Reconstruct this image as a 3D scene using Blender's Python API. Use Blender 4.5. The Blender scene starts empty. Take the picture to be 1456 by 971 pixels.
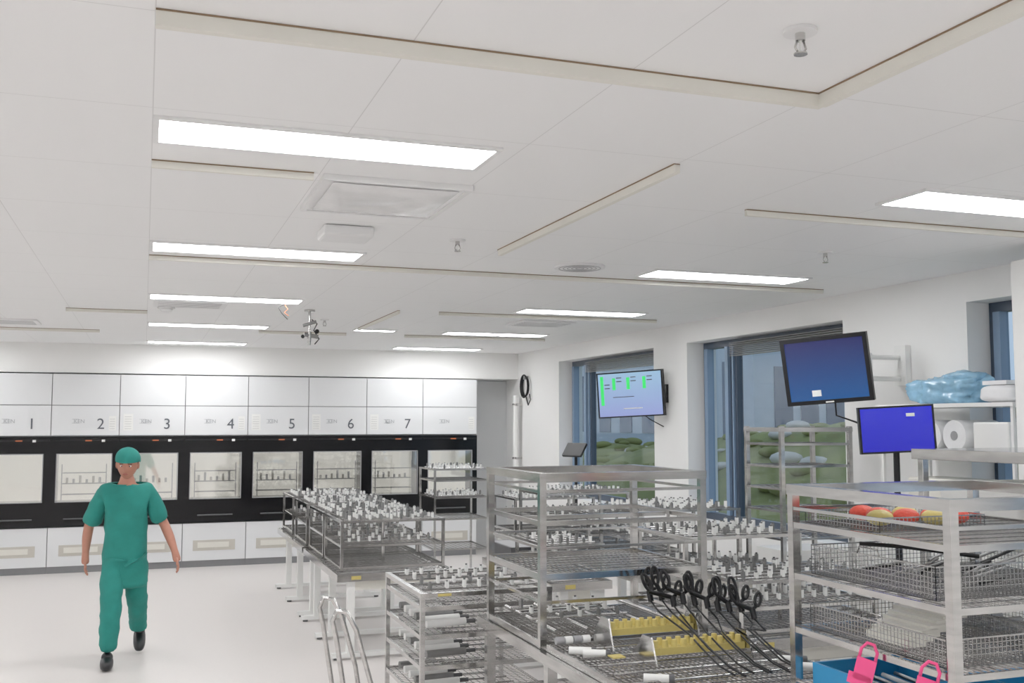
import bpy, math, random
from mathutils import Vector, Matrix, noise as mnoise
random.seed(7)
D=bpy.data
scene=bpy.context.scene
scene.view_settings.view_transform='Standard'
scene.view_settings.exposure=0.0
scene.view_settings.gamma=1.17
CEIL=2.99; XR=5.35; XL=-4.49; YF=14.6; YB=-5.0

# ---------------- materials ----------------
def mat(name,col,rough=.5,metal=0.,emit=None,es=0.,noise=0.,nscale=20.,bump=0.,alpha=None,spec=None,stretch=None):
    m=D.materials.new(name); m.use_nodes=True
    nt=m.node_tree; b=nt.nodes['Principled BSDF']
    c=(col[0],col[1],col[2],1)
    b.inputs['Base Color'].default_value=c
    b.inputs['Roughness'].default_value=rough
    b.inputs['Metallic'].default_value=metal
    if spec is not None: b.inputs['Specular IOR Level'].default_value=spec
    if emit: 
        b.inputs['Emission Color'].default_value=(*emit,1); b.inputs['Emission Strength'].default_value=es
    if alpha is not None: b.inputs['Alpha'].default_value=alpha
    if noise>0 or bump>0:
        tc=nt.nodes.new('ShaderNodeTexCoord'); n=nt.nodes.new('ShaderNodeTexNoise')
        n.inputs['Scale'].default_value=nscale; n.inputs['Detail'].default_value=4
        src=tc.outputs['Object']
        if stretch:
            mp=nt.nodes.new('ShaderNodeMapping'); mp.inputs['Scale'].default_value=stretch
            nt.links.new(src,mp.inputs['Vector']); src=mp.outputs['Vector']
        nt.links.new(src,n.inputs['Vector'])
        if noise>0:
            r=nt.nodes.new('ShaderNodeMix'); r.data_type='RGBA'
            r.inputs[6].default_value=tuple(x*(1-noise) for x in col)+(1,)
            r.inputs[7].default_value=tuple(min(1,x*(1+noise)) for x in col)+(1,)
            nt.links.new(n.outputs['Fac'],r.inputs[0]); nt.links.new(r.outputs[2],b.inputs['Base Color'])
        if bump>0:
            bp=nt.nodes.new('ShaderNodeBump'); bp.inputs['Strength'].default_value=bump; bp.inputs['Distance'].default_value=.01
            nt.links.new(n.outputs['Fac'],bp.inputs['Height']); nt.links.new(bp.outputs['Normal'],b.inputs['Normal'])
    return m
M={}
M['wall']=mat('wall_paint',(.90,.895,.88),.6,noise=.02,nscale=3)
M['floor']=mat('vinyl_floor',(.76,.715,.69),.32,noise=.03,nscale=60,spec=.4)
M['steel']=mat('stainless_steel',(.55,.54,.53),.15,1,noise=.32,nscale=7,stretch=(1,1,6))
M['wire']=mat('wire_steel',(.42,.415,.41),.2,1,noise=.35,nscale=9)
M['dsteel']=mat('dull_steel',(.28,.28,.28),.35,1,noise=.1)
M['white']=mat('white_plastic',(.86,.86,.84),.4,noise=.02)
M['cream']=mat('cream_laminate',(.76,.74,.67),.4,noise=.03)
M['trim']=mat('ceiling_edge',(.82,.80,.73),.6,noise=.03)
M['seam']=mat('seam_brown',(.26,.17,.10),.8,noise=.1)
M['panel']=mat('washer_panel',(.78,.79,.80),.28,noise=.02,nscale=4)
M['gap']=mat('panel_gap',(.22,.22,.23),.5,noise=.05)
M['plate']=mat('handle_plate',(.55,.52,.46),.4,noise=.05)
M['black']=mat('black_glass',(.004,.004,.005),.15,noise=.1,spec=.25)
M['bplast']=mat('black_plastic',(.006,.006,.007),.45,noise=.2,spec=.3)
M['grey']=mat('grey_plastic',(.08,.08,.085),.5,noise=.1)
M['mgrey']=mat('mid_grey',(.32,.32,.33),.5,noise=.05)
M['orange']=mat('orange_marker',(.65,.16,.05),.4,noise=.05)
M['yellow']=mat('yellow_silicone',(.60,.48,.14),.5,noise=.1,nscale=60,bump=.3)
M['red']=mat('red_net',(.72,.06,.03),.5,noise=.2,nscale=90,bump=.5)
M['pink']=mat('pink_tag',(.95,.07,.26),.4,noise=.03)
M['blue']=mat('blue_tray',(.02,.26,.55),.4,noise=.05)
M['frame']=mat('window_frame',(.045,.065,.10),.35,noise=.05)
M['litframe']=mat('window_frame_light',(.20,.30,.44),.4,noise=.05)  # paler copy of the frame material, light on the frame put into its colour
M['wrap']=mat('blue_wrap',(.26,.50,.70),.15,noise=.35,nscale=14,bump=1.0)
M['teal']=mat('scrubs_teal',(.012,.215,.18),.85,noise=.25,nscale=9,bump=.7)
M['skin']=mat('skin',(.46,.19,.125),.5,noise=.08,nscale=30)
M['lip']=mat('lips',(.36,.10,.08),.5,noise=.05)
M['hair']=mat('dark_hair',(.03,.018,.012),.6,noise=.3,nscale=60)
M['shoe']=mat('black_shoe',(.006,.006,.008),.4,noise=.1)
M['light']=mat('led_panel',(.9,.9,.9),.5,emit=(.98,.99,1),es=16.5,noise=.01)
M['glow']=mat('chamber_white_glow',(.82,.81,.76),.4,emit=(1,.97,.90),es=.50,noise=.05)  # white back panel emits itself, standing in for the washer's interior lamp
M['grass']=mat('grass',(.20,.21,.06),.9,noise=.75,nscale=1.1,bump=1)
M['rock']=mat('pale_rock',(.55,.52,.46),.9,noise=.3,nscale=5)
M['bld']=mat('facade',(.50,.56,.64),.6,noise=.1,nscale=2)
M['bldw']=mat('facade_window',(.08,.12,.19),.2,noise=.1)
M['vent']=mat('vent_white',(.84,.84,.84),.5,noise=.02)
M['foil']=mat('plastic_foil',(.86,.86,.86),.2,noise=.02,nscale=5,bump=.5)
M['alu']=mat('alcove_steel',(.66,.67,.68),.4,.0,noise=.05,nscale=3)
M['label']=mat('paper_label',(.86,.86,.84),.7,noise=.03)
M['green']=mat('screen_green',(.02,.5,.1),.5,emit=(.03,.60,.10),es=.8,noise=.01)
M['ink']=mat('ink_grey',(.10,.11,.13),.6,noise=.02)
M['lgrey']=mat('logo_grey',(.42,.43,.45),.6,noise=.02)
M['white_cloth']=mat('white_paper',(.87,.87,.88),.8,noise=.04,bump=.3)

def screenmat(name,c1,c2):
    m=D.materials.new(name); m.use_nodes=True; nt=m.node_tree
    b=nt.nodes['Principled BSDF']; b.inputs['Base Color'].default_value=(.01,.01,.02,1); b.inputs['Roughness'].default_value=.25
    tc=nt.nodes.new('ShaderNodeTexCoord'); s=nt.nodes.new('ShaderNodeSeparateXYZ'); r=nt.nodes.new('ShaderNodeValToRGB')
    nt.links.new(tc.outputs['Generated'],s.inputs[0]); nt.links.new(s.outputs['Z'],r.inputs[0])
    r.color_ramp.elements[0].color=(*c1,1); r.color_ramp.elements[1].color=(*c2,1)
    nt.links.new(r.outputs[0],b.inputs['Emission Color']); b.inputs['Emission Strength'].default_value=1
    return m
M['scr1']=screenmat('screen_deep_blue',(.0,.06,.22),(.0,.003,.075))
M['scr2']=screenmat('screen_blue',(.001,.002,.42),(.001,.005,.50))
M['scr3']=screenmat('screen_pale',(.24,.29,.58),(.26,.44,.62))
def glassmat(name,tint,f):
    g=D.materials.new(name); g.use_nodes=True; nt=g.node_tree; nt.nodes.clear()
    o=nt.nodes.new('ShaderNodeOutputMaterial'); mx=nt.nodes.new('ShaderNodeMixShader'); t=nt.nodes.new('ShaderNodeBsdfTransparent'); gl=nt.nodes.new('ShaderNodeBsdfGlossy')
    gl.inputs['Roughness'].default_value=.04; t.inputs['Color'].default_value=tint; mx.inputs[0].default_value=f
    nt.links.new(t.outputs[0],mx.inputs[1]); nt.links.new(gl.outputs[0],mx.inputs[2]); nt.links.new(mx.outputs[0],o.inputs[0]); return g
M['glass']=glassmat('window_glass',(.90,.94,.96,1),.08); M['doorglass']=glassmat('washer_door_glass',(.97,.97,.95,1),.30)
# ceiling with seams
m=D.materials.new('ceiling_panels'); m.use_nodes=True; nt=m.node_tree; b=nt.nodes['Principled BSDF']; b.inputs['Roughness'].default_value=.55
tc=nt.nodes.new('ShaderNodeTexCoord'); sp=nt.nodes.new('ShaderNodeSeparateXYZ'); nt.links.new(tc.outputs['Object'],sp.inputs[0])
def ma(op,a,bv,c=None):
    n=nt.nodes.new('ShaderNodeMath'); n.operation=op
    for i,v in enumerate((a,bv,c)):
        if v is None: continue
        if isinstance(v,(int,float)): n.inputs[i].default_value=v
        else: nt.links.new(v,n.inputs[i])
    return n.outputs[0]
def seam(out,off,step,w):
    a=ma('SUBTRACT',out,off); f=ma('PINGPONG',a,step/2)
    return ma('LESS_THAN',f,w)
sx=seam(sp.outputs['X'],0,.6667,.0018); sy=seam(sp.outputs['Y'],2.68,.85,.0018)
mxx=ma('MAXIMUM',sx,sy); fac=ma('MULTIPLY',mxx,.35)
mix=nt.nodes.new('ShaderNodeMix'); mix.data_type='RGBA'; mix.inputs[6].default_value=(.92,.92,.92,1); mix.inputs[7].default_value=(.35,.34,.33,1)
nt.links.new(fac,mix.inputs[0]); nt.links.new(mix.outputs[2],b.inputs['Base Color']); M['ceil']=m

# ---------------- mesh builder ----------------
class MB:
    def __init__(s): s.v=[];s.f=[];s.fm=[];s.sm=[];s.mats=[];s.xf=None
    def mi(s,k):
        if k not in s.mats: s.mats.append(k)
        return s.mats.index(k)
    def add(s,vs,fs,k,smooth=False):
        o=len(s.v); i=s.mi(k)
        for v in vs:
            v=Vector(v)
            if s.xf: v=s.xf@v
            s.v.append(v)
        for f in fs: s.f.append([a+o for a in f]); s.fm.append(i); s.sm.append(smooth)
    def box(s,x0,x1,y0,y1,z0,z1,k):
        s.add([(x0,y0,z0),(x1,y0,z0),(x1,y1,z0),(x0,y1,z0),(x0,y0,z1),(x1,y0,z1),(x1,y1,z1),(x0,y1,z1)],
          [(0,3,2,1),(4,5,6,7),(0,1,5,4),(1,2,6,5),(2,3,7,6),(3,0,4,7)],k)
    def bar(s,p,q,w,k,n=4,cap=True,r2=None,smooth=None):
        p=Vector(p);q=Vector(q);d=(q-p)
        if d.length<1e-6: return
        d.normalize(); up=Vector((0,0,1)) if abs(d.z)<.9 else Vector((1,0,0))
        a=d.cross(up).normalized(); b=d.cross(a)
        vs=[];off=math.pi/4 if n==4 else 0
        for c,r in ((p,w),(q,w if r2 is None else r2)):
            for i in range(n):
                t=2*math.pi*i/n+off; vs.append(c+a*math.cos(t)*r+b*math.sin(t)*r)
        fs=[(i,(i+1)%n,n+(i+1)%n,n+i) for i in range(n)]
        s.add(vs,fs,k,n>4 if smooth is None else smooth)
        if cap: s.add(vs,[tuple(range(n))[::-1],tuple(range(n,2*n))],k)
    def path(s,pts,r,k,n=8,closed=False):
        pts=[Vector(p) for p in pts]; N=len(pts); vs=[]
        pa=None
        for i,p in enumerate(pts):
            d=(pts[(i+1)%N]-pts[i-1]) if (closed or 0<i<N-1) else (pts[1]-pts[0] if i==0 else pts[-1]-pts[-2])
            d.normalize()
            if pa is None:
                up=Vector((0,0,1)) if abs(d.z)<.9 else Vector((1,0,0)); a=d.cross(up).normalized()
            else:
                a=(pa-d*pa.dot(d)).normalized()
            pa=a; b=d.cross(a)
            for j in range(n):
                t=2*math.pi*j/n; vs.append(p+a*math.cos(t)*r+b*math.sin(t)*r)
        fs=[]
        for i in range(N if closed else N-1):
            i2=(i+1)%N
            for j in range(n):
                fs.append((i*n+j,i*n+(j+1)%n,i2*n+(j+1)%n,i2*n+j))
        if not closed: fs+= [tuple(range(n))[::-1],tuple(range((N-1)*n,N*n))]
        s.add(vs,fs,k,True)
    def sph(s,c,r,k,nu=12,nv=8):
        if isinstance(r,(int,float)): r=(r,r,r)
        vs=[(c[0],c[1],c[2]+r[2])]
        for i in range(1,nv):
            th=math.pi*i/nv
            for j in range(nu):
                ph=2*math.pi*j/nu; vs.append((c[0]+r[0]*math.sin(th)*math.cos(ph),c[1]+r[1]*math.sin(th)*math.sin(ph),c[2]+r[2]*math.cos(th)))
        vs.append((c[0],c[1],c[2]-r[2])); fs=[]
        for j in range(nu): fs.append((0,1+j,1+(j+1)%nu))
        for i in range(nv-2):
            for j in range(nu): fs.append((1+i*nu+j,1+(i+1)*nu+j,1+(i+1)*nu+(j+1)%nu,1+i*nu+(j+1)%nu))
        L=len(vs)-1;b=1+(nv-2)*nu
        for j in range(nu): fs.append((b+j,L,b+(j+1)%nu))
        s.add(vs,fs,k,True)
    def grid(s,x0,x1,y0,y1,z,sp,r,k='wire',spy=None):
        spy=spy or sp
        n=max(1,round((x1-x0)/sp))
        for i in range(n+1):
            x=x0+(x1-x0)*i/n; s.bar((x,y0,z),(x,y1,z),r,k,cap=False)
        n=max(1,round((y1-y0)/spy))
        for i in range(n+1):
            y=y0+(y1-y0)*i/n; s.bar((x0,y,z+r),(x1,y,z+r),r,k,cap=False)
    def rect(s,x0,x1,y0,y1,z,h,w,k='steel',e=.0023):
        x0+=e;x1-=e;y0+=e;y1-=e
        s.box(x0,x1,y0,y0+w,z,z+h,k); s.box(x0,x1,y1-w,y1,z,z+h,k); s.box(x0,x0+w,y0+w,y1-w,z,z+h,k); s.box(x1-w,x1,y0+w,y1-w,z,z+h,k)
    def basket(s,x0,x1,y0,y1,z0,h,sp=.018,r=.0014,k='wire'):
        s.grid(x0,x1,y0,y1,z0,sp,r,k)
        for (ax,a0,a1,o) in (('x',x0,x1,y0),('x',x0,x1,y1),('y',y0,y1,x0),('y',y0,y1,x1)):
            n=round((a1-a0)/sp)
            for i in range(n+1):
                a=a0+(a1-a0)*i/n
                P=(a,o) if ax=='x' else (o,a)
                s.bar((*P,z0),(*P,z0+h),r,k,cap=False)
            m=max(1,round(h/sp))
            for j in range(m+1):
                z=z0+h*j/m; rr=r*2.4 if j in(0,m) else r
                if ax=='x': s.bar((a0,o,z),(a1,o,z),rr,k,cap=False)
                else: s.bar((o,a0,z),(o,a1,z),rr,k,cap=False)
    def done(s,name,parent=None,bevel=0,origin=None):
        me=D.meshes.new(name)
        if origin is None:
            xs=[v.x for v in s.v];ys=[v.y for v in s.v];zs=[v.z for v in s.v]
            origin=Vector(((min(xs)+max(xs))/2,(min(ys)+max(ys))/2,min(zs)))
        origin=Vector(origin)
        me.from_pydata([tuple(v-origin) for v in s.v],[],s.f)
        for k in s.mats: me.materials.append(M[k])
        me.polygons.foreach_set('material_index',s.fm); me.polygons.foreach_set('use_smooth',s.sm); me.update()
        ob=D.objects.new(name,me); scene.collection.objects.link(ob); ob.location=origin
        if bevel:
            b=ob.modifiers.new('b','BEVEL'); b.width=bevel; b.segments=2; b.limit_method='ANGLE'; b.angle_limit=math.radians(50)
        if parent:
            ob.parent=parent; ob.location=origin-parent.location
        return ob

# ---------------- room ----------------
def simple(name,boxes):
    b=MB()
    for x in boxes: b.box(*x)
    return b.done(name,origin=(0,0,0))
simple('floor',[(XL-.3,XR+.36,YB-.2,17.0,-.1,0,'floor')])
simple('ceiling',[(XL-.3,XR+.36,YB-.2,17.0,CEIL,CEIL+.1,'ceil')])
simple('wall_left',[(XL-.2,XL,YB,17,0,CEIL,'wall')])
simple('wall_back',[(XL-.2,XR+.35,YB-.15,YB,0,CEIL,'wall')])
simple('wall_far',[(XL,XR,16.2,16.4,0,CEIL,'wall'),(XL,XR,14.66,16.2,2.6,CEIL,'wall')])
simple('trim_1',[(4.70,XR,15.2,15.26,0,2.59,'alu')])
WH=2.78; WS=.95
wins=[(10.24,13.03),(6.93,9.49),(3.4,5.59),(-.2,2.3)]
bx=[(XR,XR+.35,YB,17,0,WS,'wall'),(XR,XR+.35,YB,17,WH,CEIL,'wall')]
ys=[YB]+[v for w in sorted(wins) for v in w]+[17]
for i in range(0,len(ys),2): bx.append((XR,XR+.35,ys[i],ys[i+1],WS,WH,'wall'))
simple('wall_right',bx)
for i,(y0,y1) in enumerate(wins):
    b=MB(); x0,x1=5.55,5.62
    b.box(x0,x1,y0,y1,WS,WS+.07,'frame'); b.box(x0,x1,y0,y1,WH-.07,WH,'frame')
    for y,w in ((y0,.06),(y1-.06,.06),(y1-.64,.12)): b.box(x0,x1,y,y+w,WS+.07,WH-.07,'frame')
    b.box(x0-.03,x1-.02,y1-.52,y1-.46,WS+.07,WH-.07,'litframe'); b.box(x0-.03,x1-.02,y1-.12,y1-.06,WS+.07,WH-.07,'litframe')
    b.box(x0-.02,x0+.02,y1-.60,y1-.58,WS+.07,WH-.07,'litframe')
    b.box(x0+.03,x0+.036,y0+.06,y1-.06,WS+.07,WH-.07,'glass')
    for k in range(8): b.box(x0-.10,x0-.02,y0+.05,y1-.66,WH-.05-k*.018,WH-.045-k*.018,'mgrey')
    b.done('window_%d'%(i+1),origin=(0,0,0))

def strip(i,x0,x1,y0,y1,h=.032):
    b=MB(); b.box(x0,x1,y0,y1,CEIL-h,CEIL-.004,'trim'); 
    if x1-x0>y1-y0: b.box(x0,x1,y0-.003,y1,CEIL-.005,CEIL-.0005,'seam')
    else: b.box(x0-.003,x1,y0,y1,CEIL-.005,CEIL-.0005,'seam')
    b.done('trim_%d'%i,origin=(0,0,0))
S=[(0,2.0,2.66,2.685,.045),(1.985,2.01,-1,2.66,.045),(1.985,2.01,3.60,5.80,.038),(0,.64,4.24,4.26),(0,5.0,6.70,6.72),(2.75,5.0,4.27,4.29),
   (-.70,0,10.1,10.12),(2.2,2.22,9.3,11.2),(2.6,4.9,9.3,9.32),(1.2,2.2,11.9,11.92),(2.9,4.7,11.9,11.92),(-2.3,-1.1,8.9,8.92),(-1.6,-.5,12.4,12.42)]
for i,s_ in enumerate(S): strip(i+2,*s_)

# lights
for cx in (-3.26,0.02,3.27):
    for k in range(-3,5):
        y=3.63+2.55*k
        b=MB(); b.rect(cx-.02,cx+1.24,y-.02,y+.32,CEIL-.012,.0115,.02,'vent'); b.box(cx,cx+1.22,y,y+.30,CEIL-.008,CEIL-.001,'light')
        b.done('led_ceiling_light')
b=MB(); b.box(2.2,2.65,11.3,11.45,CEIL-.012,CEIL-.001,'light'); b.rect(2.18,2.67,11.28,11.47,CEIL-.014,.0135,.02,'vent'); b.done('led_ceiling_light')

# ceiling fixtures
b=MB(); b.box(.70,1.32,4.26,4.92,CEIL-.02,CEIL-.001,'vent'); b.rect(.68,1.34,4.24,4.94,CEIL-.026,.0255,.025,'vent')
nx,ny=18,18; vs=[];fs=[]
for i in range(nx+1):
    for j in range(ny+1):
        x=.73+.56*i/nx; y=4.29+.60*j/ny; ed=min(i,nx-i,j,ny-j)/nx
        vs.append((x,y,CEIL-.024-.10*min(ed,.15)-.012*mnoise.noise(Vector((x*9,y*5,0)))*min(1,ed*8)))
for i in range(nx):
    for j in range(ny): a=i*(ny+1)+j; fs.append((a,a+1,a+ny+2,a+ny+1))
b.add(vs,fs,'foil',True); b.done('ceiling_air_diffuser')
b=MB(); b.box(.86,1.13,5.32,5.56,CEIL-.06,CEIL-.001,'vent'); b.done('wireless_access_point',bevel=.015)
def sprinkler(x,y):
    b=MB(); z=CEIL
    b.bar((x,y,z-.001),(x,y,z-.010),.045,'vent',20); b.bar((x,y,z-.01),(x,y,z-.03),.013,'steel',12)
    for s in(-1,1): b.path([(x+s*.010,y,z-.03),(x+s*.017,y,z-.05),(x+s*.005,y,z-.065)],.003,'steel',6)
    b.bar((x,y,z-.03),(x,y,z-.062),.0035,'white',8); b.bar((x,y,z-.064),(x,y,z-.068),.018,'steel',12)
    b.done('fire_sprinkler')
for p in ((1.615,2.237),(1.66,5.56),(3.9,5.2),(1.7,10.4)): sprinkler(*p)
b=MB()
b.bar((2.72,6.25,CEIL-.001),(2.72,6.25,CEIL-.014),.17,'vent',32)
for r_ in range(1,6): b.path([(2.72+.028*r_*math.cos(t*math.pi/12),6.25+.028*r_*math.sin(t*math.pi/12),CEIL-.015) for t in range(24)],.0022,'mgrey',5,True)
b.done('round_air_diffuser')
b=MB(); b.bar((.16,9.6,CEIL-.001),(.16,9.6,CEIL-.03),.075,'vent',20); b.sph((.16,9.6,CEIL-.035),(.055,.055,.03),'vent'); b.done('smoke_detector')
for (x,y) in ((.35,9.35),(-1.35,11.6),(3.9,10.0)):
    b=MB(); b.box(x-.3,x+.3,y-.25,y+.25,CEIL-.018,CEIL-.001,'vent')
    for k in range(6): b.box(x-.26,x+.26,y-.2+k*.075,y-.194+k*.075,CEIL-.020,CEIL-.018,'mgrey')
    b.done('ceiling_vent')
b=MB(); x,y=1.42,9.54
b.bar((x,y,CEIL-.001),(x,y,CEIL-.02),.05,'steel',16); b.bar((x,y,CEIL-.02),(x,y,2.72),.012,'steel',10)
b.bar((x-.06,y,2.84),(x+.06,y-.02,2.88),.016,'dsteel',8); b.bar((x-.05,y,2.76),(x+.08,y,2.74),.02,'dsteel',8)
b.bar((x,y,2.78),(x,y,2.66),.022,'steel',10,r2=.012); b.sph((x+.07,y,2.79),.022,'bplast'); b.sph((x-.06,y,2.74),.018,'bplast')
b.path([(x+.02,y,2.9),(x+.07,y,2.86),(x+.04,y,2.8),(x+.09,y,2.72),(x+.05,y,2.67)],.006,'bplast',6)
b.done('ceiling_media_outlet')
b=MB(); x,y=1.12,9.0
b.bar((x,y,CEIL-.001),(x,y,CEIL-.02),.02,'vent',12)
b.path([(x,y,CEIL-.02),(x+.03,y,2.93),(x,y,2.9),(x+.04,y,2.87)],.003,'orange',6); b.path([(x,y,CEIL-.02),(x-.05,y,2.94),(x-.02,y,2.89),(x+.03,y,2.84)],.003,'bplast',6)
b.done('hanging_cable')

# ---------------- washers ----------------
PW=.83
def text(s,size,loc,parent,k):
    c=D.curves.new('label_text','FONT'); c.body=s; c.size=size; c.extrude=.001; c.materials.append(M[k])
    o=D.objects.new('label_text',c); scene.collection.objects.link(o); o.parent=parent
    o.location=Vector(loc)-parent.location; o.rotation_euler=(math.pi/2,0,0)
for i in range(11):
    x1=4.67-PW*(10-i); x0=x1-PW; b=MB(); y=YF; G=.005
    b.box(x0+.001,x1-.001,y+.35,y+1.2,0,2.58,'panel')
    b.box(x0+G,x1-G,y,y+.35,2.175,2.58,'panel'); b.box(x0+G,x1-G,y,y+.35,1.775,2.165,'panel')
    b.box(x0+.001,x1-.001,y+.02,y+.35,1.76,2.575,'gap')
    wx0,wx1=x0+.085,x1-.085
    b.box(x0,x1,y-.01,y+.3,1.53,1.755,'black'); b.box(x0,x1,y-.01,y+.3,.60,.92,'black')
    b.box(x0,wx0,y-.01,y+.3,.92,1.53,'black'); b.box(wx1,x1,y-.01,y+.3,.92,1.53,'black')
    b.box(x0+.01,x1-.01,y-.02,y-.01,1.70,1.72,'bplast')
    b.box(x0+.42,x0+.50,y-.026,y-.02,1.70,1.715,'orange'); b.box(x0+.62,x0+.66,y-.026,y-.02,1.69,1.72,'label')
    b.box(wx0-.010,wx0,y-.016,y-.01,.91,1.54,'mgrey'); b.box(wx1,wx1+.010,y-.016,y-.01,.91,1.54,'mgrey')
    b.box(wx0-.010,wx1+.010,y-.016,y-.01,.910,.92,'mgrey'); b.box(wx0-.010,wx1+.010,y-.016,y-.01,1.53,1.54,'mgrey')
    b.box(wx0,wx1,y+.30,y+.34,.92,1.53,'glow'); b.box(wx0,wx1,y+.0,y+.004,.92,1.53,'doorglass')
    if i in(4,5,6,7,8,9):
        for z in ((1.0,1.14,1.28) if i!=5 else (1.0,)): 
            b.grid(wx0+.06,wx1-.06,y+.06,y+.26,z,.07,.003,'mgrey')
        for xx in(wx0+.06,wx1-.06): b.bar((xx,y+.06,.93),(xx,y+.06,1.4),.008,'mgrey')
        for q in range(6): b.bar((wx0+.12+.08*q,y+.15,1.14),(wx0+.12+.08*q,y+.15,1.14+random.uniform(.05,.14)),.015,'lgrey' if q%2 else 'plate',8)
    b.bar((wx0+.1,y-.045,.70),(wx1-.1,y-.045,.70),.010,'grey',8)
    for xx in (wx0+.12,wx1-.12): b.bar((xx,y-.045,.70),(xx,y-.01,.70),.008,'grey',6)
    b.box(x0+G,x1-G,y,y+.35,.09,.585,'panel'); b.box(x0+.001,x1-.001,y+.03,y+.35,0,.59,'gap')
    b.box(x0+.14,x1-.14,y-.006,y,.22,.36,'plate'); b.box(x0+.20,x1-.22,y-.012,y-.006,.26,.33,'cream')
    if i%2==1 or i==8:
        b.box(x0+.05,x0+.17,y-.003,y,1.84,2.06,'label')
        for q in range(6): b.box(x0+.065,x0+.15,y-.004,y-.003,1.86+.032*q,1.863+.032*q,'mgrey')
    else:
        b.box(x1-.13,x1-.04,y-.003,y,1.84,2.03,'label')
        for q in range(5): b.box(x1-.12,x1-.055,y-.004,y-.003,1.86+.032*q,1.863+.032*q,'mgrey')
    b.box(x0+.25,x0+.33,y-.003,y,1.935,1.94,'lgrey'); b.box(x0+.25,x0+.33,y-.003,y,1.985,1.99,'lgrey')
    ob=b.done('washer_disinfector')
    n=i-2
    if 1<=n<=7:
        text(str(n),.20,(x0+.55,y-.004,1.86),ob,'ink'); 
    text('KEN',.07,(x0+.27,y-.004,1.938),ob,'lgrey')

# ---------------- racks ----------------
def rackpart(b,x0,x1,y0,y1,z0,z1,levels,post=.012,rail=.018,sp=.045,r=.0025,nozz=False,top=True):
    w=post*2
    for x in (x0,x1-w):
        for y in (y0,y1-w): b.box(x,x+w,y,y+w,z0,z1-.001,'steel')
    if top: b.rect(x0-.004,x1+.004,y0-.004,y1+.004,z1-rail,rail,w+.004)
    for z in levels:
        b.rect(x0,x1,y0,y1,z,rail,w*.6); b.grid(x0+w,x1-w,y0+w,y1-w,z+rail*.6,sp,r)
def nozzles(b,x0,x1,y0,y1,z,nx,ny):
    for j in range(ny):
        y=y0+(y1-y0)*(j+.5)/ny
        b.bar((x0,y,z),(x1,y,z),.009,'wire',6)
        for i in range(nx):
            x=x0+(x1-x0)*(i+.5)/nx+random.uniform(-.006,.006); h=random.uniform(.03,.05)
            k='white' if random.random()<.7 else 'dsteel'
            b.bar((x,y,z),(x,y,z+h),.013,k,8); b.bar((x,y,z+h),(x,y,z+h+.008),.007,'grey' if random.random()<.5 else 'dsteel',6)
def wash_rack(x0,x1,y0,y1,z0,h,name='washing_rack',nl=2,noz=True,nx=9,ny=6):
    b=MB(); z0+=.003; z1=z0+h
    lv=[z0+.02+(h-.06)*i/nl for i in range(nl)]
    rackpart(b,x0,x1,y0,y1,z0,z1,lv)
    b.grid(x0+.02,x1-.02,y0+.02,y1-.02,z1-.012,.09,.003)
    if noz:
        nozzles(b,x0+.04,x1-.04,y0+.03,y1-.03,z1,nx,ny)
        nozzles(b,x0+.06,x1-.06,y0+.05,y1-.05,lv[-1]+.03,nx,3)
    cx,cy=(x0+x1)/2,(y0+y1)/2
    b.bar((cx,cy,lv[0]),(cx,cy,z1-.02),.014,'steel',8); b.bar((x0+.1,cy-.05,lv[-1]-.03),(x1-.1,cy+.05,lv[-1]-.03),.012,'steel',8)
    return b.done(name)
def table(x0,x1,y0,y1,zt,name='transfer_table'):
    b=MB()
    b.rect(x0,x1,y0,y1,zt-.06,.06,.03)
    n=int((y1-y0)/.12)
    for i in range(1,n): 
        y=y0+(y1-y0)*i/n; b.bar((x0+.03,y,zt-.025),(x1-.03,y,zt-.025),.018,'wire',8)
    k=max(1,round((y1-y0)/1.0))
    for i in range(k+1):
        y=y0+.08+(y1-y0-.16)*i/k
        for x in (x0+.10,x1-.16):
            b.box(x,x+.06,y-.035,y+.035,.05,zt-.06,'white')
        b.box(x0-.02,x1+.02,y-.03,y+.03,.02,.055,'white')
        for x in (x0+.02,x1-.02): b.bar((x,y,0),(x,y,.02),.025,'grey',10)
        b.box(x0+.16,x1-.16,y-.02,y+.02,zt-.14,zt-.06,'cream')
    b.box(x0+.12,x0+.20,y0-.001,y0+.002,zt-.045,zt-.015,'yellow')
    return b.done(name)
table(1.52,2.52,8.5,10.4,.70); table(1.52,2.52,10.5,12.5,.70)
for i,y in enumerate((8.62,9.52,10.55,11.6)): wash_rack(1.57,2.47,y,y+.82,.70,.42,nx=9,ny=6)
table(3.46,4.46,6.95,8.8,.82); table(3.46,4.46,8.9,10.5,.82)
for i,y in enumerate((7.0,7.95,8.95,9.75)): wash_rack(3.52,4.40,y,y+.72-.05*(i>1),.82,.36 if i%2 else .46,nx=10,ny=6,nl=2)
table(2.98,4.20,4.75,6.2,.80)
wash_rack(3.04,3.86,5.45,6.15,.80,.46); wash_rack(3.0,3.9,4.8,5.38,.80,.30,nx=10,ny=5)
table(2.80,3.30,7.0,8.6,.78)
wash_rack(2.82,3.28,7.1,7.8,.78,.26,nx=6,ny=5)
b=MB(); 
b.box(2.84,3.26,7.95,8.5,.782,.92,'grey'); b.rect(2.83,3.27,7.94,8.51,.92,.012,.02,'grey'); b.box(2.86,3.24,7.97,8.49,.922,.93,'mgrey')
b.done('storage_bin',bevel=.006)
b=MB(); rackpart(b,3.22,3.90,11.7,12.4,.12,1.40,[.45,.80,1.05,1.25],sp=.06)
nozzles(b,3.26,3.86,11.74,12.36,1.40,8,5); nozzles(b,3.26,3.86,11.74,12.36,1.08,8,4)
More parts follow.
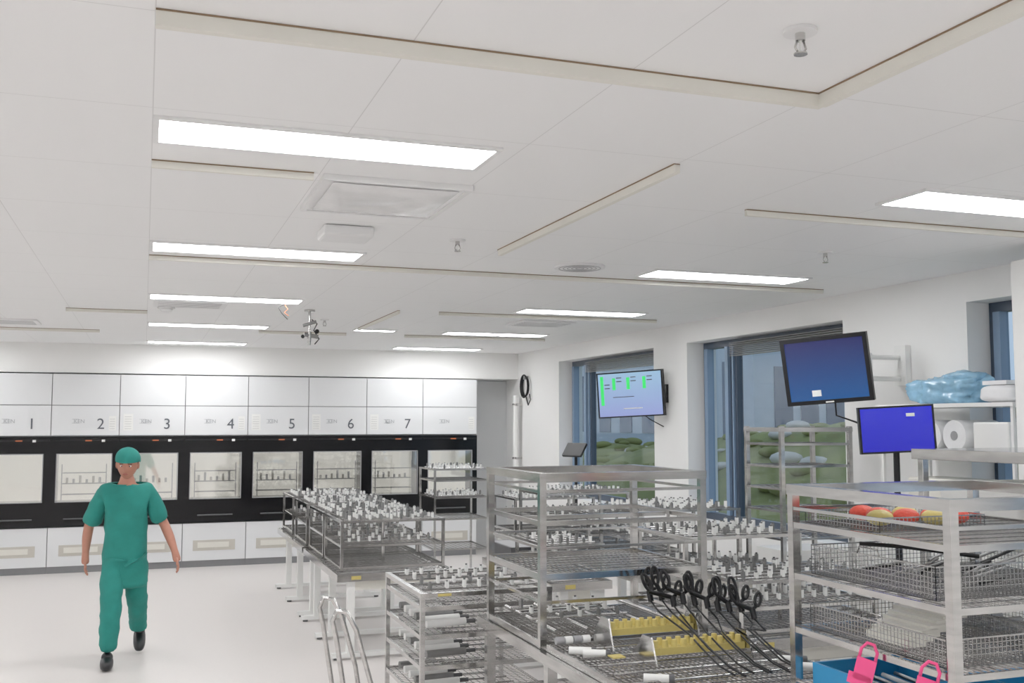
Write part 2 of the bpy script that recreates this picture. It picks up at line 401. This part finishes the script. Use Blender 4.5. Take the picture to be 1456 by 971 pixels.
for x in(3.26,3.86):
    for y in(11.75,12.35): b.bar((x-.015,y,.055),(x+.015,y,.055),.055,'grey',14); b.bar((x,y,.06),(x,y,.13),.01,'steel',6)
b.done('loading_trolley')

def bigtable(x0,x1,y0,y1,zt):
    b=MB(); b.rect(x0,x1,y0,y1,zt-.05,.05,.035)
    b.grid(x0+.03,x1-.03,y0+.03,y1-.03,zt-.02,.04,.003)
    for x in(x0+.03,x1-.09):
        for y in(y0+.05,(y0+y1)/2,y1-.1): b.box(x,x+.05,y,y+.05,.03,zt-.051,'steel'); b.bar((x+.025,y+.025,0),(x+.025,y+.025,.03),.03,'grey',10)
    b.rect(x0+.02,x1-.02,y0+.04,y1-.04,.45,.03,.03); b.grid(x0+.04,x1-.04,y0+.06,y1-.06,.46,.06,.003)
    return b.done('stainless_work_table')
bigtable(1.80,2.84,3.60,5.62,.86)
# main open rack A
b=MB(); x0,x1,y0,y1=1.82,2.74,4.68,5.50; zb,zt=.863,1.70
P=.034
for x in(x0,x1-P):
    for y in(y0,y1-P): b.box(x,x+P,y,y+P,zb,zt-.04,'steel')
b.rect(x0-.005,x1+.005,y0-.005,y1+.005,zt-.04,.04,.05)
b.rect(x0,x1,y0,y1,1.605,.014,.014)
b.rect(x0,x1,y0,y1,1.445,.024,.012); b.box(x0+P,x1-P,y0+.38,y0+.41,1.44,1.46,'steel')
b.rect(x0+.01,x1-.01,y0+.01,y1-.01,1.33,.012,.012)
b.rect(x0,x1,y0,y1,1.185,.03,.014); b.grid(x0+.01,x1-.01,y0+.01,y1-.01,1.20,.028,.0028,spy=.09)
b.rect(x0+.01,x1-.01,y0+.01,y1-.01,1.07,.014,.012)
b.rect(x0,x1,y0,y1,.865,.03,.014); b.grid(x0+.01,x1-.01,y0+.01,y1-.01,.885,.03,.0028)
for k in range(5): b.bar((x0+.1+.17*k,y0+.04,.93),(x0+.1+.17*k,y1-.04,.93),.011,'steel',8); 
nozzles(b,x0+.08,x1-.3,y0+.25,y1-.1,.94,5,3)
b.done('instrument_wash_rack')
# wash insert D
b=MB(); x0,x1,y0,y1=1.83,2.82,3.63,4.63; z=.863
b.rect(x0,x1,y0,y1,z,.03,.014); b.grid(x0+.01,x1-.01,y0+.01,y1-.01,z+.02,.024,.0026,spy=.06)
for k in range(5):
    b.bar((x0+.04,4.45-.16*k,z+.036),(x1-.05,4.45-.16*k,z+.036),.006,'wire',6)
for k in range(4):
    b.bar((x0+.03+.045*k,4.58,z+.055),(x0+.068+.045*k,4.58,z+.055),.018,'white' if k%2 else 'mgrey',10)
for (xa,ya) in((1.86,4.42),(1.90,4.35),(2.66,3.95),(2.68,3.80),(1.95,3.85)):
    b.bar((xa,ya,z+.045),(xa+.09,ya-.05,z+.045),.017,'white',10); b.bar((xa+.09,ya-.05,z+.045),(xa+.11,ya-.06,z+.045),.018,'grey',10)
b.done('wash_insert_tray')
def holder(xa,xb,y,zc):
    b=MB(); n=int((xb-xa)/.042)
    b.box(xa,xb,y-.045,y+.045,zc-.03,zc,'yellow')
    for i in range(n):
        x=xa+(i+.5)*(xb-xa)/n
        for yy in(y-.025,y+.025): b.bar((x,yy,zc),(x,yy,zc+.03),.016,'yellow',8,r2=.012)
    for x in(xa-.012,xb+.004):
        b.add([(x,y-.10,.906),(x,y+.14,.906),(x,y+.03,zc+.05),(x,y-.05,zc+.05),(x+.008,y-.10,.906),(x+.008,y+.14,.906),(x+.008,y+.03,zc+.05),(x+.008,y-.05,zc+.05)],
         [(0,1,2,3),(7,6,5,4),(0,4,5,1),(1,5,6,2),(2,6,7,3),(3,7,4,0)],'steel')
    b.done('silicone_instrument_holder')
holder(2.06,2.50,4.45,.99); holder(2.10,2.56,4.10,.97)
def instrument(x,y,z,lean):
    b=MB()
    tip=(x-.10+lean*.1,3.66+random.uniform(0,.05),.925)
    b.path([(x,y,z),(x-.02,y-.12,z-.03),(tip[0]+.03,4.12,1.005),(tip[0]+.01,3.98,.975),(tip[0],tip[1]+.12,.935),tip],.0045,'bplast',6)
    b.bar((x,y,z),(x,y+.02,z+.045),.015,'bplast',8)
    def ring(cx,cy,cz,rx,rz,t):
        pts=[]
        for a in range(14):
            q=a*2*math.pi/14; u=rx*math.cos(q); w=rz*math.sin(q)
            pts.append((cx+u+w*t,cy+w*.25,cz+w))
        b.path(pts,.0078,'bplast',6,True)
    b.bar((x,y+.02,z+.04),(x+lean*.3-.008,y+.03,z+.075),.011,'bplast',8); b.bar((x,y+.02,z+.04),(x+.03,y+.02,z+.06),.009,'bplast',8)
    ring(x+lean*.3-.01,y+.04,z+.115,.018,.042,lean); ring(x+.036,y+.025,z+.085,.016,.030,.3)
    b.done('laparoscopic_instrument')
for i in range(10):
    t=i/9; instrument(2.38+.36*t,4.60-.34*t+random.uniform(-.01,.01),1.06+random.uniform(-.015,.02)-.03*t,random.uniform(-.4,.1))
b=MB(); b.box(1.98,2.04,4.20,4.26,.906,.912,'yellow'); b.done('yellow_marker_tag')

# low trolley rack C
b=MB(); x0,x1,y0,y1=1.50,2.30,5.72,6.62
rackpart(b,x0,x1,y0,y1,.10,.98,[.36,.55,.72,.88],sp=.04,post=.013,rail=.025)
nozzles(b,x0+.05,x1-.05,y0+.05,y1-.05,.98,7,4)
for k in range(6): 
    for zz in(.62,.42,.79):
        b.bar((x0+.06,y0+.1+.13*k,zz),(x0+.30,y0+.12+.13*k,zz),.022,'white' if (k+int(zz*10))%3 else 'dsteel',12)
        b.bar((x0+.30,y0+.12+.13*k,zz),(x0+.36,y0+.12+.13*k,zz),.012,'grey',10); b.bar((x0+.36,y0+.12+.13*k,zz),(x0+.6,y0+.12+.13*k,zz),.006,'wire',6)
b.box(x0+.10,x0+.18,y0-.002,y0+.002,.96,.975,'yellow')
for x in(x0+.04,x1-.04):
    for y in(y0+.04,y1-.04): b.bar((x-.015,y,.05),(x+.015,y,.05),.05,'grey',14); b.bar((x,y,.05),(x,y,.11),.01,'steel',6)
b.done('instrument_trolley')
# push cart
b=MB()
for yy in(5.25,5.66):
    b.path([(1.05,yy,.10),(.99,yy,.55),(.94,yy,.86),(.92,yy,.95),(.94,yy,1.0),(.99,yy,.99),(1.04,yy,.90),(1.12,yy,.62),(1.17,yy,.3),(1.18,yy,.10)],.013,'steel',10)
for z in(.14,.5): b.bar((1.03,5.25,z),(1.03,5.66,z),.012,'steel',8); b.bar((1.16,5.25,z),(1.16,5.66,z),.012,'steel',8)
b.box(1.02,1.19,5.24,5.67,.12,.14,'steel')
for x in(1.05,1.17):
    for yy in(5.25,5.66): b.bar((x-.014,yy,.05),(x+.014,yy,.05),.05,'grey',14); b.bar((x,yy,.05),(x,yy,.12),.01,'steel',6)
b.done('push_cart_frame')

# cart B
BX=-.07
b=MB(); x0,x1,y0,y1=2.45,3.40,2.66,3.55; P=.034
for x in(x0,x1-P):
    for y in(y0,y1-P): b.box(x,x+P,y,y+P,.12,1.66,'steel')
b.rect(x0-.005,x1+.005,y0-.005,y1+.005,1.66,.04,.05); b.rect(x0,x1,y0,y1,1.60,.012,.012)
for z in(1.53,1.33,1.12,.90,.62,.3):
    b.rect(x0,x1,y0,y1,z,.022,.014); b.grid(x0+.01,x1-.01,y0+.01,y1-.01,z+.012,.03,.003,spy=.1)
for x in(x0+.04,x1-.04):
    for y in(y0+.04,y1-.04): b.bar((x-.015,y,.05),(x+.015,y,.05),.05,'grey',14); b.bar((x,y,.05),(x,y,.13),.01,'steel',6)
b.done('sterile_goods_cart')
def basketobj(x0,x1,y0,y1,z,h):
    b=MB(); b.basket(x0+BX,x1+BX,y0,y1,z,h)
    for x in(x0+BX,x1+BX): b.path([(x,(y0+y1)/2-.06,z+h),(x,(y0+y1)/2-.05,z+h+.025),(x,(y0+y1)/2+.05,z+h+.025),(x,(y0+y1)/2+.06,z+h)],.003,'wire',6)
    return b
b=basketobj(2.58,3.40,2.80,3.48,1.354,.11)
for k in range(18):
    a=random.uniform(-.5,.5); cx=random.uniform(2.65,3.15); cy=random.uniform(2.95,3.40); L=random.uniform(.07,.11)
    b.bar((cx-L*math.cos(a),cy-L*math.sin(a)*.5,1.37+.003*k),(cx+L*math.cos(a),cy+L*math.sin(a)*.5,1.375+.006*k),.006,'dsteel' if k%3 else 'bplast',6)
b.path([(2.60,3.30,1.485),(2.72,3.2,1.48),(2.84,3.1,1.465),(2.92,3.03,1.455)],.008,'bplast',8)
b.done('wire_mesh_basket')
b=basketobj(2.57,3.02,2.75,3.48,1.144,.09)
for k in range(7):
    x=2.58+.05*k; b.box(x-.04,x+.04,2.98+.02*k,3.2+.03*k,1.16+.01*k,1.185+.01*k,'cream')
b.done('wire_mesh_basket')
b=basketobj(3.05,3.42,2.80,3.40,1.144,.09)
for k in range(5): b.bar((3.02,2.9+.1*k,1.17),(3.30,2.92+.1*k,1.17),.012,'dsteel',8)
b.done('wire_mesh_basket')
b=MB()
b.basket(2.50,2.98,3.06,3.50,1.554,.05)
for k,(x,y) in enumerate(((2.60,3.18),(2.67,3.27),(2.73,3.19),(2.80,3.28),(2.87,3.2),(2.68,3.38),(2.80,3.12),(2.92,3.14))):
    b.sph((x,y,1.594),(.05,.05,.03),'red' if k%3 else 'yellow',12,8)
b.done('instrument_net_basket')
b=MB(); b.rect(2.50,2.92,3.06,3.48,.924,.085,.012,'blue'); b.box(2.51,2.91,3.07,3.47,.924,.934,'blue')
for k in range(6): b.bar((2.56+.055*k,3.12,.945),(2.55+.06*k,3.42,.95),.009,'dsteel' if k%2 else 'white',8)
b.done('blue_sterile_tray')
b=MB(); b.rect(2.95,3.35,2.72,3.14,.924,.085,.012,'blue'); b.box(2.96,3.34,2.73,3.13,.924,.934,'blue'); b.done('blue_sterile_tray')
b=MB(); b.basket(2.50,2.92,2.72,3.03,.924,.07); b.done('wire_mesh_basket')
def tag(x,y,z,a):
    b=MB(); b.xf=Matrix.Translation((x,y,z))@Matrix.Rotation(a,4,'Z')@Matrix.Rotation(.25,4,'Y')
    b.box(-.034,.034,-.002,.002,-.08,0,'pink'); b.box(-.05,.03,-.002,.002,-.10,-.06,'pink')
    b.path([(-.027,0,0),(-.027,0,.03),(-.012,0,.055),(.012,0,.055),(.028,0,.03),(.028,0,0)],.006,'pink',6)
    b.done('pink_plastic_tag')
tag(2.415,3.04,1.12,math.radians(-50)); tag(2.415,2.74,1.12,math.radians(-50))

# cart F
b=MB(); x0,x1,y0,y1=3.55,4.45,3.30,4.10
b.box(x0,x1,y0,y1,1.77,1.82,'steel')
for x in(x0+.02,x1-.055):
    for y in(y0+.02,y1-.055): b.box(x,x+.035,y,y+.035,.10,1.77,'steel'); b.bar((x+.0,y+.017,.05),(x+.03,y+.017,.05),.05,'grey',14); b.bar((x+.017,y+.017,.05),(x+.017,y+.017,.11),.01,'steel',6)
for z in(1.5,1.2,.9,.5,.2): b.rect(x0+.02,x1-.02,y0+.02,y1-.02,z,.02,.016); b.grid(x0+.03,x1-.03,y0+.03,y1-.03,z+.01,.04,.003)
for z in(1.525,1.225): 
    for k in range(3): b.box(x0+.08+.26*k,x0+.30+.26*k,y0+.1,y1-.1,z,z+.12+.02*k,'cream' if k%2 else 'white')
b.done('stainless_transport_cart',bevel=.003)

# tall shelf G
b=MB(); x0,x1,y0,y1=4.32,4.94,6.32,6.80; P=.03
for x in(x0,x1-P):
    for y in(y0,y1-P): b.box(x,x+P,y,y+P,.0,1.92,'steel')
b.rect(x0-.005,x1+.005,y0-.005,y1+.005,1.88,.03,.02,'steel')
for z in(1.78,1.62,1.46,1.30,1.1,.8,.5,.25): b.rect(x0,x1,y0,y1,z,.016,.014); b.grid(x0+.01,x1-.01,y0+.01,y1-.01,z+.01,.06,.003,spy=.12)
for z,k in((.82,'white'),(.52,'cream')): b.box(x0+.06,x0+.5,y0+.05,y1-.05,z+.01,z+.2,k)
b.done('wire_shelf_rack')

# storage shelf
b=MB(); x0,x1,y0,y1=4.86,5.30,4.74,5.95
for z in(2.07,1.76,1.4,.9,.4): b.box(x0,x1,y0,y1,z-.025,z,'white')
for x in(x0+.01,x1-.03):
    for y in(y0+.01,y1-.05): b.box(x,x+.02,y,y+.02,0,2.045,'white')
b.done('storage_shelf')
def lump(b,c,r,k,e=4,amp=.0,nu=24,nv=14,fs_=8):
    vs=[];fs=[]
    for i in range(nv+1):
        th=math.pi*i/nv
        for j in range(nu):
            ph=2*math.pi*j/nu
            sx=math.sin(th)*math.cos(ph);sy=math.sin(th)*math.sin(ph);sz=math.cos(th)
            q=(abs(sx)**e+abs(sy)**e+abs(sz)**e)**(-1/e)
            p=Vector((r[0]*sx*q,r[1]*sy*q,r[2]*sz*q))
            n=1+(amp*(mnoise.noise(p*fs_+Vector(c))+.6*abs(mnoise.noise(p*fs_*2.7+Vector(c)))) if amp else 0)
            vs.append((c[0]+p.x*n,c[1]+p.y*n,c[2]+max(-r[2],p.z*n)))
    for i in range(nv):
        for j in range(nu): fs.append((i*nu+j,(i+1)*nu+j,(i+1)*nu+(j+1)%nu,i*nu+(j+1)%nu))
    b.add(vs,fs,k,True)
b=MB(); lump(b,(5.07,5.45,2.155),(.15,.28,.085),'wrap',3.5,.35,70,40,9); lump(b,(5.05,5.30,2.235),(.10,.12,.04),'wrap',3,.4,40,24,12); b.done('wrapped_sterile_package')
b=MB(); lump(b,(5.06,4.93,2.125),(.17,.13,.053),'white_cloth',4,.1,40,24); b.box(4.92,5.2,4.84,5.03,2.18,2.205,'white_cloth'); b.done('folded_linen_pack')
b=MB()
for k in range(3):
    y=5.70-.22*k; b.bar((4.90,y,1.863),(5.22,y,1.863),.10,'white_cloth',28); b.bar((4.897,y,1.863),(4.90,y,1.863),.03,'mgrey',16)
b.done('sterilization_paper_roll')
b=MB(); b.box(4.88,5.25,4.80,5.08,1.761,1.95,'white'); b.done('cardboard_box',bevel=.01)
b=MB(); b.box(4.90,5.2,5.2,5.7,1.401,1.58,'cream'); b.done('cardboard_box',bevel=.01)
b=MB(); b.box(4.82,4.865,4.36,4.68,0,2.90,'white'); b.box(4.865,5.0,4.38,4.66,0,2.90,'vent'); b.done('vertical_service_duct',bevel=.004)

# ---------------- monitors ----------------
def monitor(c,w,h,yaw,tilt,bez=.03,depth=.05,roll=0,extra=None):
    p=MB(); xf=Matrix.Translation(c)@Matrix.Rotation(yaw,4,'Z')@Matrix.Rotation(tilt,4,'X')@Matrix.Rotation(roll,4,'Y')
    p.xf=xf
    p.box(-w/2,w/2,0,depth,-h/2,h/2,'bplast'); p.box(-w/2+.06,w/2-.06,depth,depth+.035,-h/2+.06,h/2-.06,'bplast')
    for a in((-w/2,w/2,-h/2,-h/2+bez),(-w/2,w/2,h/2-bez,h/2)): p.box(a[0],a[1],-.01,0,a[2],a[3],'bplast')
    for a in((-w/2,-w/2+bez),(w/2-bez,w/2)): p.box(a[0],a[1],-.01,0,-h/2+bez,h/2-bez,'bplast')
    if extra: extra(p,w,h)
    p.xf=None
    return p,xf
def finish(p,xf,name,w,h,bez,scr):
    ob=p.done(name)
    s=MB(); s.add([(-w/2+bez,0,-h/2+bez),(w/2-bez,0,-h/2+bez),(w/2-bez,0,h/2-bez),(-w/2+bez,0,h/2-bez)],[(0,1,2,3)],scr)
    so=s.done('screen',origin=(0,0,0)); so.parent=ob
    so.matrix_parent_inverse=Matrix.Identity(4)
    so.matrix_local=Matrix.Translation(-ob.location)@xf@Matrix.Translation((0,-.004,0))
    return ob
def ex1(p,w,h): p.box(-.12,-.055,-.013,-.006,-.19,-.145,'label'); p.box(-.03,.03,-.012,-.0101,-h/2+.008,-h/2+.018,'label')
p,xf=monitor((4.73,6.33,2.335),.63,.50,math.radians(-50),math.radians(9),extra=ex1,roll=math.radians(-4))
p.bar((4.82,6.40,2.34),(5.05,6.25,2.37),.02,'white',8)
for dz in(-.08,.08): p.bar((5.03,6.24,2.35+dz),(5.31,6.22,2.35+dz),.018,'white',8)
p.bar((5.05,6.24,2.24),(5.05,6.24,2.46),.018,'vent',8); p.box(5.30,5.349,6.15,6.27,2.22,2.52,'white')
p.path([(4.85,6.4,2.2),(4.85,6.38,2.0),(4.99,6.34,1.95),(5.1,6.3,1.9),(5.34,6.25,1.85)],.007,'bplast',6)
finish(p,xf,'wall_mounted_monitor',.63,.50,.03,'scr1')
def ex2(p,w,h): p.box(.06,.11,-.013,-.006,h/2-.07,h/2-.05,'label')
p,xf=monitor((4.45,5.26,1.905),.455,.295,math.radians(-29),0,bez=.012,extra=ex2,roll=math.radians(-3))
p.bar((4.50,5.33,1.90),(4.50,5.33,.04),.02,'bplast',10); p.bar((4.47,5.29,1.86),(4.50,5.33,1.86),.02,'bplast',8)
p.bar((4.50,5.33,0),(4.50,5.33,.04),.15,'grey',24)
finish(p,xf,'workstation_monitor',.455,.295,.012,'scr2')
def ex3(p,w,h):
    for (cx,cz,hh) in((-.20,.12,.13),(-.03,.12,.13),(.16,.12,.13),(-.345,.05,.32)):
        p.box(cx,cx+.035,-.013,-.006,cz-hh/2,cz+hh/2,'green')
        for q in range(2): p.box(cx+.05,cx+.11,-.013,-.006,cz+.02+.04*q,cz+.03+.04*q,'ink')
    p.box(-.20,.05,-.013,-.006,-.03,-.022,'ink'); p.box(-.08,.14,-.013,-.006,-.16,-.15,'label')
p,xf=monitor((5.0,10.13,2.255),.78,.50,math.radians(-50),math.radians(2),bez=.015,extra=ex3,roll=math.radians(-2.5))
p.bar((5.06,10.18,2.26),(5.33,10.0,2.26),.02,'bplast',8); p.box(5.32,5.349,9.9,10.1,2.16,2.36,'bplast')
p.path([(5.05,10.1,2.1),(5.2,10.05,1.98),(5.34,10.0,1.9)],.006,'bplast',6)
finish(p,xf,'wall_tv_display',.78,.50,.015,'scr3')
b=MB(); b.bar((4.62,10.75,0),(4.62,10.75,.03),.16,'grey',20); b.bar((4.62,10.75,.03),(4.62,10.75,1.58),.018,'bplast',8)
b.xf=Matrix.Translation((4.58,10.70,1.64))@Matrix.Rotation(math.radians(-60),4,'Z')@Matrix.Rotation(math.radians(-40),4,'X'); b.box(-.13,.13,-.01,.02,-.09,.09,'bplast'); b.box(-.115,.115,-.0105,-.01,-.075,.075,'bplast')
b.xf=None; b.bar((4.62,10.75,1.58),(4.60,10.72,1.63),.015,'bplast',8); b.done('tablet_on_stand')
b=MB()
for k in range(5):
    rr=.13+.006*k; b.path([(XR-.03-.008*k,14.25+rr*math.cos(t*math.pi/12),2.48+rr*1.1*math.sin(t*math.pi/12)) for t in range(24)],.009,'bplast',6,True)
b.path([(XR-.03,14.25,2.34),(XR-.03,14.15,2.2),(XR-.03,14.05,2.28),(XR-.03,14.1,2.36)],.009,'bplast',6); b.box(XR-.06,XR-.001,14.22,14.28,2.58,2.63,'mgrey')
b.done('coiled_cable')
b=MB(); b.bar((5.25,14.5,0),(5.25,14.5,2.35),.045,'white',16)
for z in(.6,1.4,2.2): b.bar((5.25,14.5,z),(5.25,14.5,z+.03),.052,'steel',16); b.box(5.25,XR-.001,14.49,14.51,z,z+.03,'steel')
b.done('wall_pipe')

# ---------------- outside ----------------
def hz(x,y):
    t=max(0,min(1,(x-7.0)/6)); return -.15+max(.4,2.45-.06*max(0,y-9))*(t*t*(3-2*t))+.10*math.sin(y*.5+x*.4)+.25*mnoise.noise(Vector((x*.6,y*.6,0)))
b=MB(); vs=[];fs=[]; nx,ny=60,140
for i in range(nx+1):
    for j in range(ny+1):
        x=6+i*.5; y=-2+j*.5; vs.append((x,y,hz(x,y)))
for i in range(nx):
    for j in range(ny): a=i*(ny+1)+j; fs.append((a,a+ny+1,a+ny+2,a+1))
b.add(vs,fs,'grass',True)
for k in range(160):
    x=random.uniform(9.5,14); y=random.uniform(9,32); r_=random.uniform(.06,.22)
    b.sph((x,y,hz(x,y)+r_*.2),(r_*1.5,r_*1.3,r_*.6),'rock' if k%4==0 else 'grass',8,6)
b.done('ground_hill')
b=MB(); b.box(24,34,37,70,0,6.2,'bld')
for k in range(12): b.box(23.95,24,38+2.6*k,39.4+2.6*k,1.4,4.6,'bldw')
for k in range(7): b.box(25+1.3*k,25.9+1.3*k,36.95,37,1.4,4.3,'bldw')
b.done('neighbouring_building')

# ---------------- person ----------------
PO=Vector((-.12,9.15,0))
emp=D.objects.new('walking_nurse',None); scene.collection.objects.link(emp); emp.location=PO
def skin(name,nodes,edges,mk,roots=(0,),sub=2,disp=0):
    import bmesh
    me=D.meshes.new(name); me.from_pydata([n[0] for n in nodes],edges,[]); ob=D.objects.new(name,me); scene.collection.objects.link(ob); ob.parent=emp
    me.materials.append(M[mk])
    sm=ob.modifiers.new('skin','SKIN'); sm.use_smooth_shade=True
    if not me.skin_vertices:
        bm=bmesh.new(); bm.from_mesh(me); bm.verts.layers.skin.verify(); bm.to_mesh(me); bm.free()
    for i,n in enumerate(nodes):
        r=n[1]; r=(r,r) if isinstance(r,(int,float)) else r
        me.skin_vertices[0].data[i].radius=r; me.skin_vertices[0].data[i].use_root=(i in roots)
    s=ob.modifiers.new('sub','SUBSURF'); s.levels=sub; s.render_levels=sub
    if disp:
        tx=D.textures.new('folds','CLOUDS'); tx.noise_scale=.09; d=ob.modifiers.new('d','DISPLACE'); d.texture=tx; d.strength=disp; d.mid_level=.5
    return ob
body=[((0,-.01,.98),(.12,.09)),((0,-.02,1.2),(.12,.09)),((0,-.035,1.38),(.11,.07)),((0,-.045,1.47),.052),((0,-.065,1.55),.05),
 ((-.15,-.03,1.38),.05),((-.225,.02,1.24),.047),((-.285,.09,1.11),.042),((-.30,.08,1.0),.042),((-.305,.04,.88),.028),((-.305,.03,.83),(.018,.034)),((-.303,.02,.785),(.016,.036)),
 ((.15,-.03,1.38),.05),((.225,-.01,1.24),.047),((.295,.0,1.11),.042),((.345,-.07,1.0),.042),((.385,-.14,.89),.028),((.398,-.16,.845),(.018,.034)),((.408,-.175,.80),(.016,.036))]
be=[(0,1),(1,2),(2,3),(3,4),(2,5),(5,6),(6,7),(7,8),(8,9),(9,10),(10,11),(2,12),(12,13),(13,14),(14,15),(15,16),(16,17),(17,18)]
skin('body',body,be,'skin')
def fingers(base,dr,side):
    base=Vector(base);dr=Vector(dr).normalized(); fw=Vector((0,-1,0)); inw=Vector((-side,0,0)); nodes=[];ed=[];ro=[]
    for k,(o,L) in enumerate(((-.030,.068),(-.010,.078),(.010,.074),(.028,.058))):
        s=len(nodes); p=base-fw*o-dr*.01
        nodes.append((tuple(p),.0095)); p=p+dr*L*.5; nodes.append((tuple(p),.009)); p=p+(dr+inw*.35+fw*.05).normalized()*L*.35; nodes.append((tuple(p),.008)); p=p+(dr+inw*.8).normalized()*L*.3; nodes.append((tuple(p),.0065))
        ed+= [(s,s+1),(s+1,s+2),(s+2,s+3)]; ro.append(s)
    s=len(nodes); p=base-dr*.05+fw*.02; nodes.append((tuple(p),.012)); p=p+fw*.03+dr*.025; nodes.append((tuple(p),.0105)); p=p+fw*.006+dr*.035+inw*.01; nodes.append((tuple(p),.0085))
    ed+=[(s,s+1),(s+1,s+2)]; ro.append(s); return nodes,ed,ro
n,e,r=fingers((-.303,.018,.775),(0,-.1,-1),-1); skin('fingers_right',n,e,'skin',r)
n,e,r=fingers((.410,-.178,.79),(.2,-.25,-1),1); skin('fingers_left',n,e,'skin',r)
top=[((0,0,.58),(.205,.14)),((0,0,.64),(.203,.138)),((0,0,.80),(.195,.134)),((0,-.005,.98),(.185,.130)),((0,-.02,1.18),(.18,.124)),((0,-.03,1.32),(.172,.110)),((0,-.035,1.43),(.085,.07)),
  ((-.165,-.03,1.385),.080),((-.225,.02,1.25),.082),((-.278,.075,1.10),.084),
  ((.165,-.03,1.385),.080),((.225,-.01,1.25),.082),((.288,.0,1.10),.084)]
skin('scrub_top',top,[(0,1),(1,2),(2,3),(3,4),(4,5),(5,6),(5,7),(7,8),(8,9),(5,10),(10,11),(11,12)],'teal',(3,),disp=.03)
pants=[((0,0,.93),(.14,.10)),((-.09,-.02,.78),.108),((-.095,-.14,.50),.090),((-.10,-.19,.24),.080),((-.11,-.21,.10),.078),
   ((.09,.02,.78),.108),((.10,.07,.50),.090),((.115,.27,.30),.080),((.125,.37,.18),.076)]
skin('scrub_trousers',pants,[(0,1),(1,2),(2,3),(3,4),(0,5),(5,6),(6,7),(7,8)],'teal',disp=.03)
b=MB()
def shoe(b,xf):
    b.xf=xf; lump(b,(0,-.05,.045),(.050,.145,.045),'shoe',2.6); b.sph((0,.03,.075),(.045,.06,.045),'shoe'); b.xf=None
shoe(b,Matrix.Translation((-.11,-.22,0))); shoe(b,Matrix.Translation((.13,.39,.085))@Matrix.Rotation(.46,4,'X'))
o=b.done('shoes',origin=(0,0,0)); o.parent=emp
b=MB(); b.xf=Matrix.Translation((0,-.085,1.60))@Matrix.Rotation(.20,4,'X')@Matrix.Rotation(-.15,4,'Z')@Matrix.Diagonal((1.08,1.08,1.04,1))
nu,nv=32,24; vs=[];fs=[]
for i in range(nv+1):
    th=math.pi*i/nv
    for j in range(nu):
        ph=2*math.pi*j/nu; x=math.sin(th)*math.cos(ph); y=math.sin(th)*math.sin(ph); z=math.cos(th)
        jaw=1-.28*max(0,-z)**1.3
        X=.076*x*jaw; Y=.092*y*(1-.12*max(0,-z)); Z=.115*z
        if y<0:
            f=max(0,-y)
            if z<-.6: Y-=.010*f
            Y-=.018*f*math.exp(-((X/.012)**2)-(((Z+.018)/.022)**2))
            Y-=.008*f*math.exp(-((X/.009)**2)-(((Z-.008)/.022)**2))
            for s in(-1,1): Y+=.009*f*math.exp(-(((X-s*.03)/.014)**2)-(((Z-.008)/.012)**2))
            Y-=.004*f*math.exp(-((Z-.032)/.01)**2)
            Y-=.005*f*math.exp(-((X/.022)**2)-(((Z+.058)/.010)**2))
        vs.append((X,Y,Z))
for i in range(nv):
    for j in range(nu): fs.append((i*nu+j,(i+1)*nu+j,(i+1)*nu+(j+1)%nu,i*nu+(j+1)%nu))
b.add(vs,fs,'skin',True)
for s in(-1,1):
    b.sph((s*.029,-.076,.008),(.012,.008,.007),'label'); b.sph((s*.029,-.083,.008),(.005,.003,.005),'hair')
    b.bar((s*.045,-.078,.024),(s*.016,-.088,.028),.0035,'hair',6); b.sph((s*.078,.005,-.005),(.010,.018,.028),'skin')
b.sph((0,-.090,-.055),(.020,.006,.006),'lip')
b.sph((0,.02,.012),(.082,.084,.095),'hair',20,12)
vs=[];fs=[]
for i in range(13):
    th=math.pi*.56*i/12
    for j in range(28):
        ph=2*math.pi*j/28
        z=.040+.100*math.cos(th)+ (.012 if math.sin(ph)<0 else -.02*math.sin(ph))*(i/12); rr=math.sin(th)
        n_=1+.02*math.sin(ph*7)*(i/12); vs.append((.092*rr*math.cos(ph)*n_,.008+.104*rr*math.sin(ph)*n_,z))
for i in range(12):
    for j in range(28): fs.append((i*28+j,(i+1)*28+j,(i+1)*28+(j+1)%28,i*28+(j+1)%28))
b.add(vs,fs,'teal',True)
o=b.done('head',origin=(0,0,0)); o.parent=emp

# ---------------- world + camera ----------------
w=D.worlds.new('World'); scene.world=w; w.use_nodes=True
nt=w.node_tree; bg=nt.nodes['Background']
tc=nt.nodes.new('ShaderNodeTexCoord'); sp=nt.nodes.new('ShaderNodeSeparateXYZ'); rp=nt.nodes.new('ShaderNodeValToRGB')
nt.links.new(tc.outputs['Generated'],sp.inputs[0]); nt.links.new(sp.outputs['Z'],rp.inputs[0]); nt.links.new(rp.outputs[0],bg.inputs[0])
rp.color_ramp.elements[0].color=(.42,.52,.66,1); rp.color_ramp.elements[1].color=(.38,.48,.64,1); bg.inputs[1].default_value=1.2
cam=D.cameras.new('cam'); co=D.objects.new('camera',cam); scene.collection.objects.link(co); scene.camera=co
cam.sensor_width=36; cam.lens=36; cam.clip_start=.05; cam.clip_end=200
co.location=(0,0,1.95); co.rotation_euler=(math.radians(90+4.5),0,math.radians(-19.7))
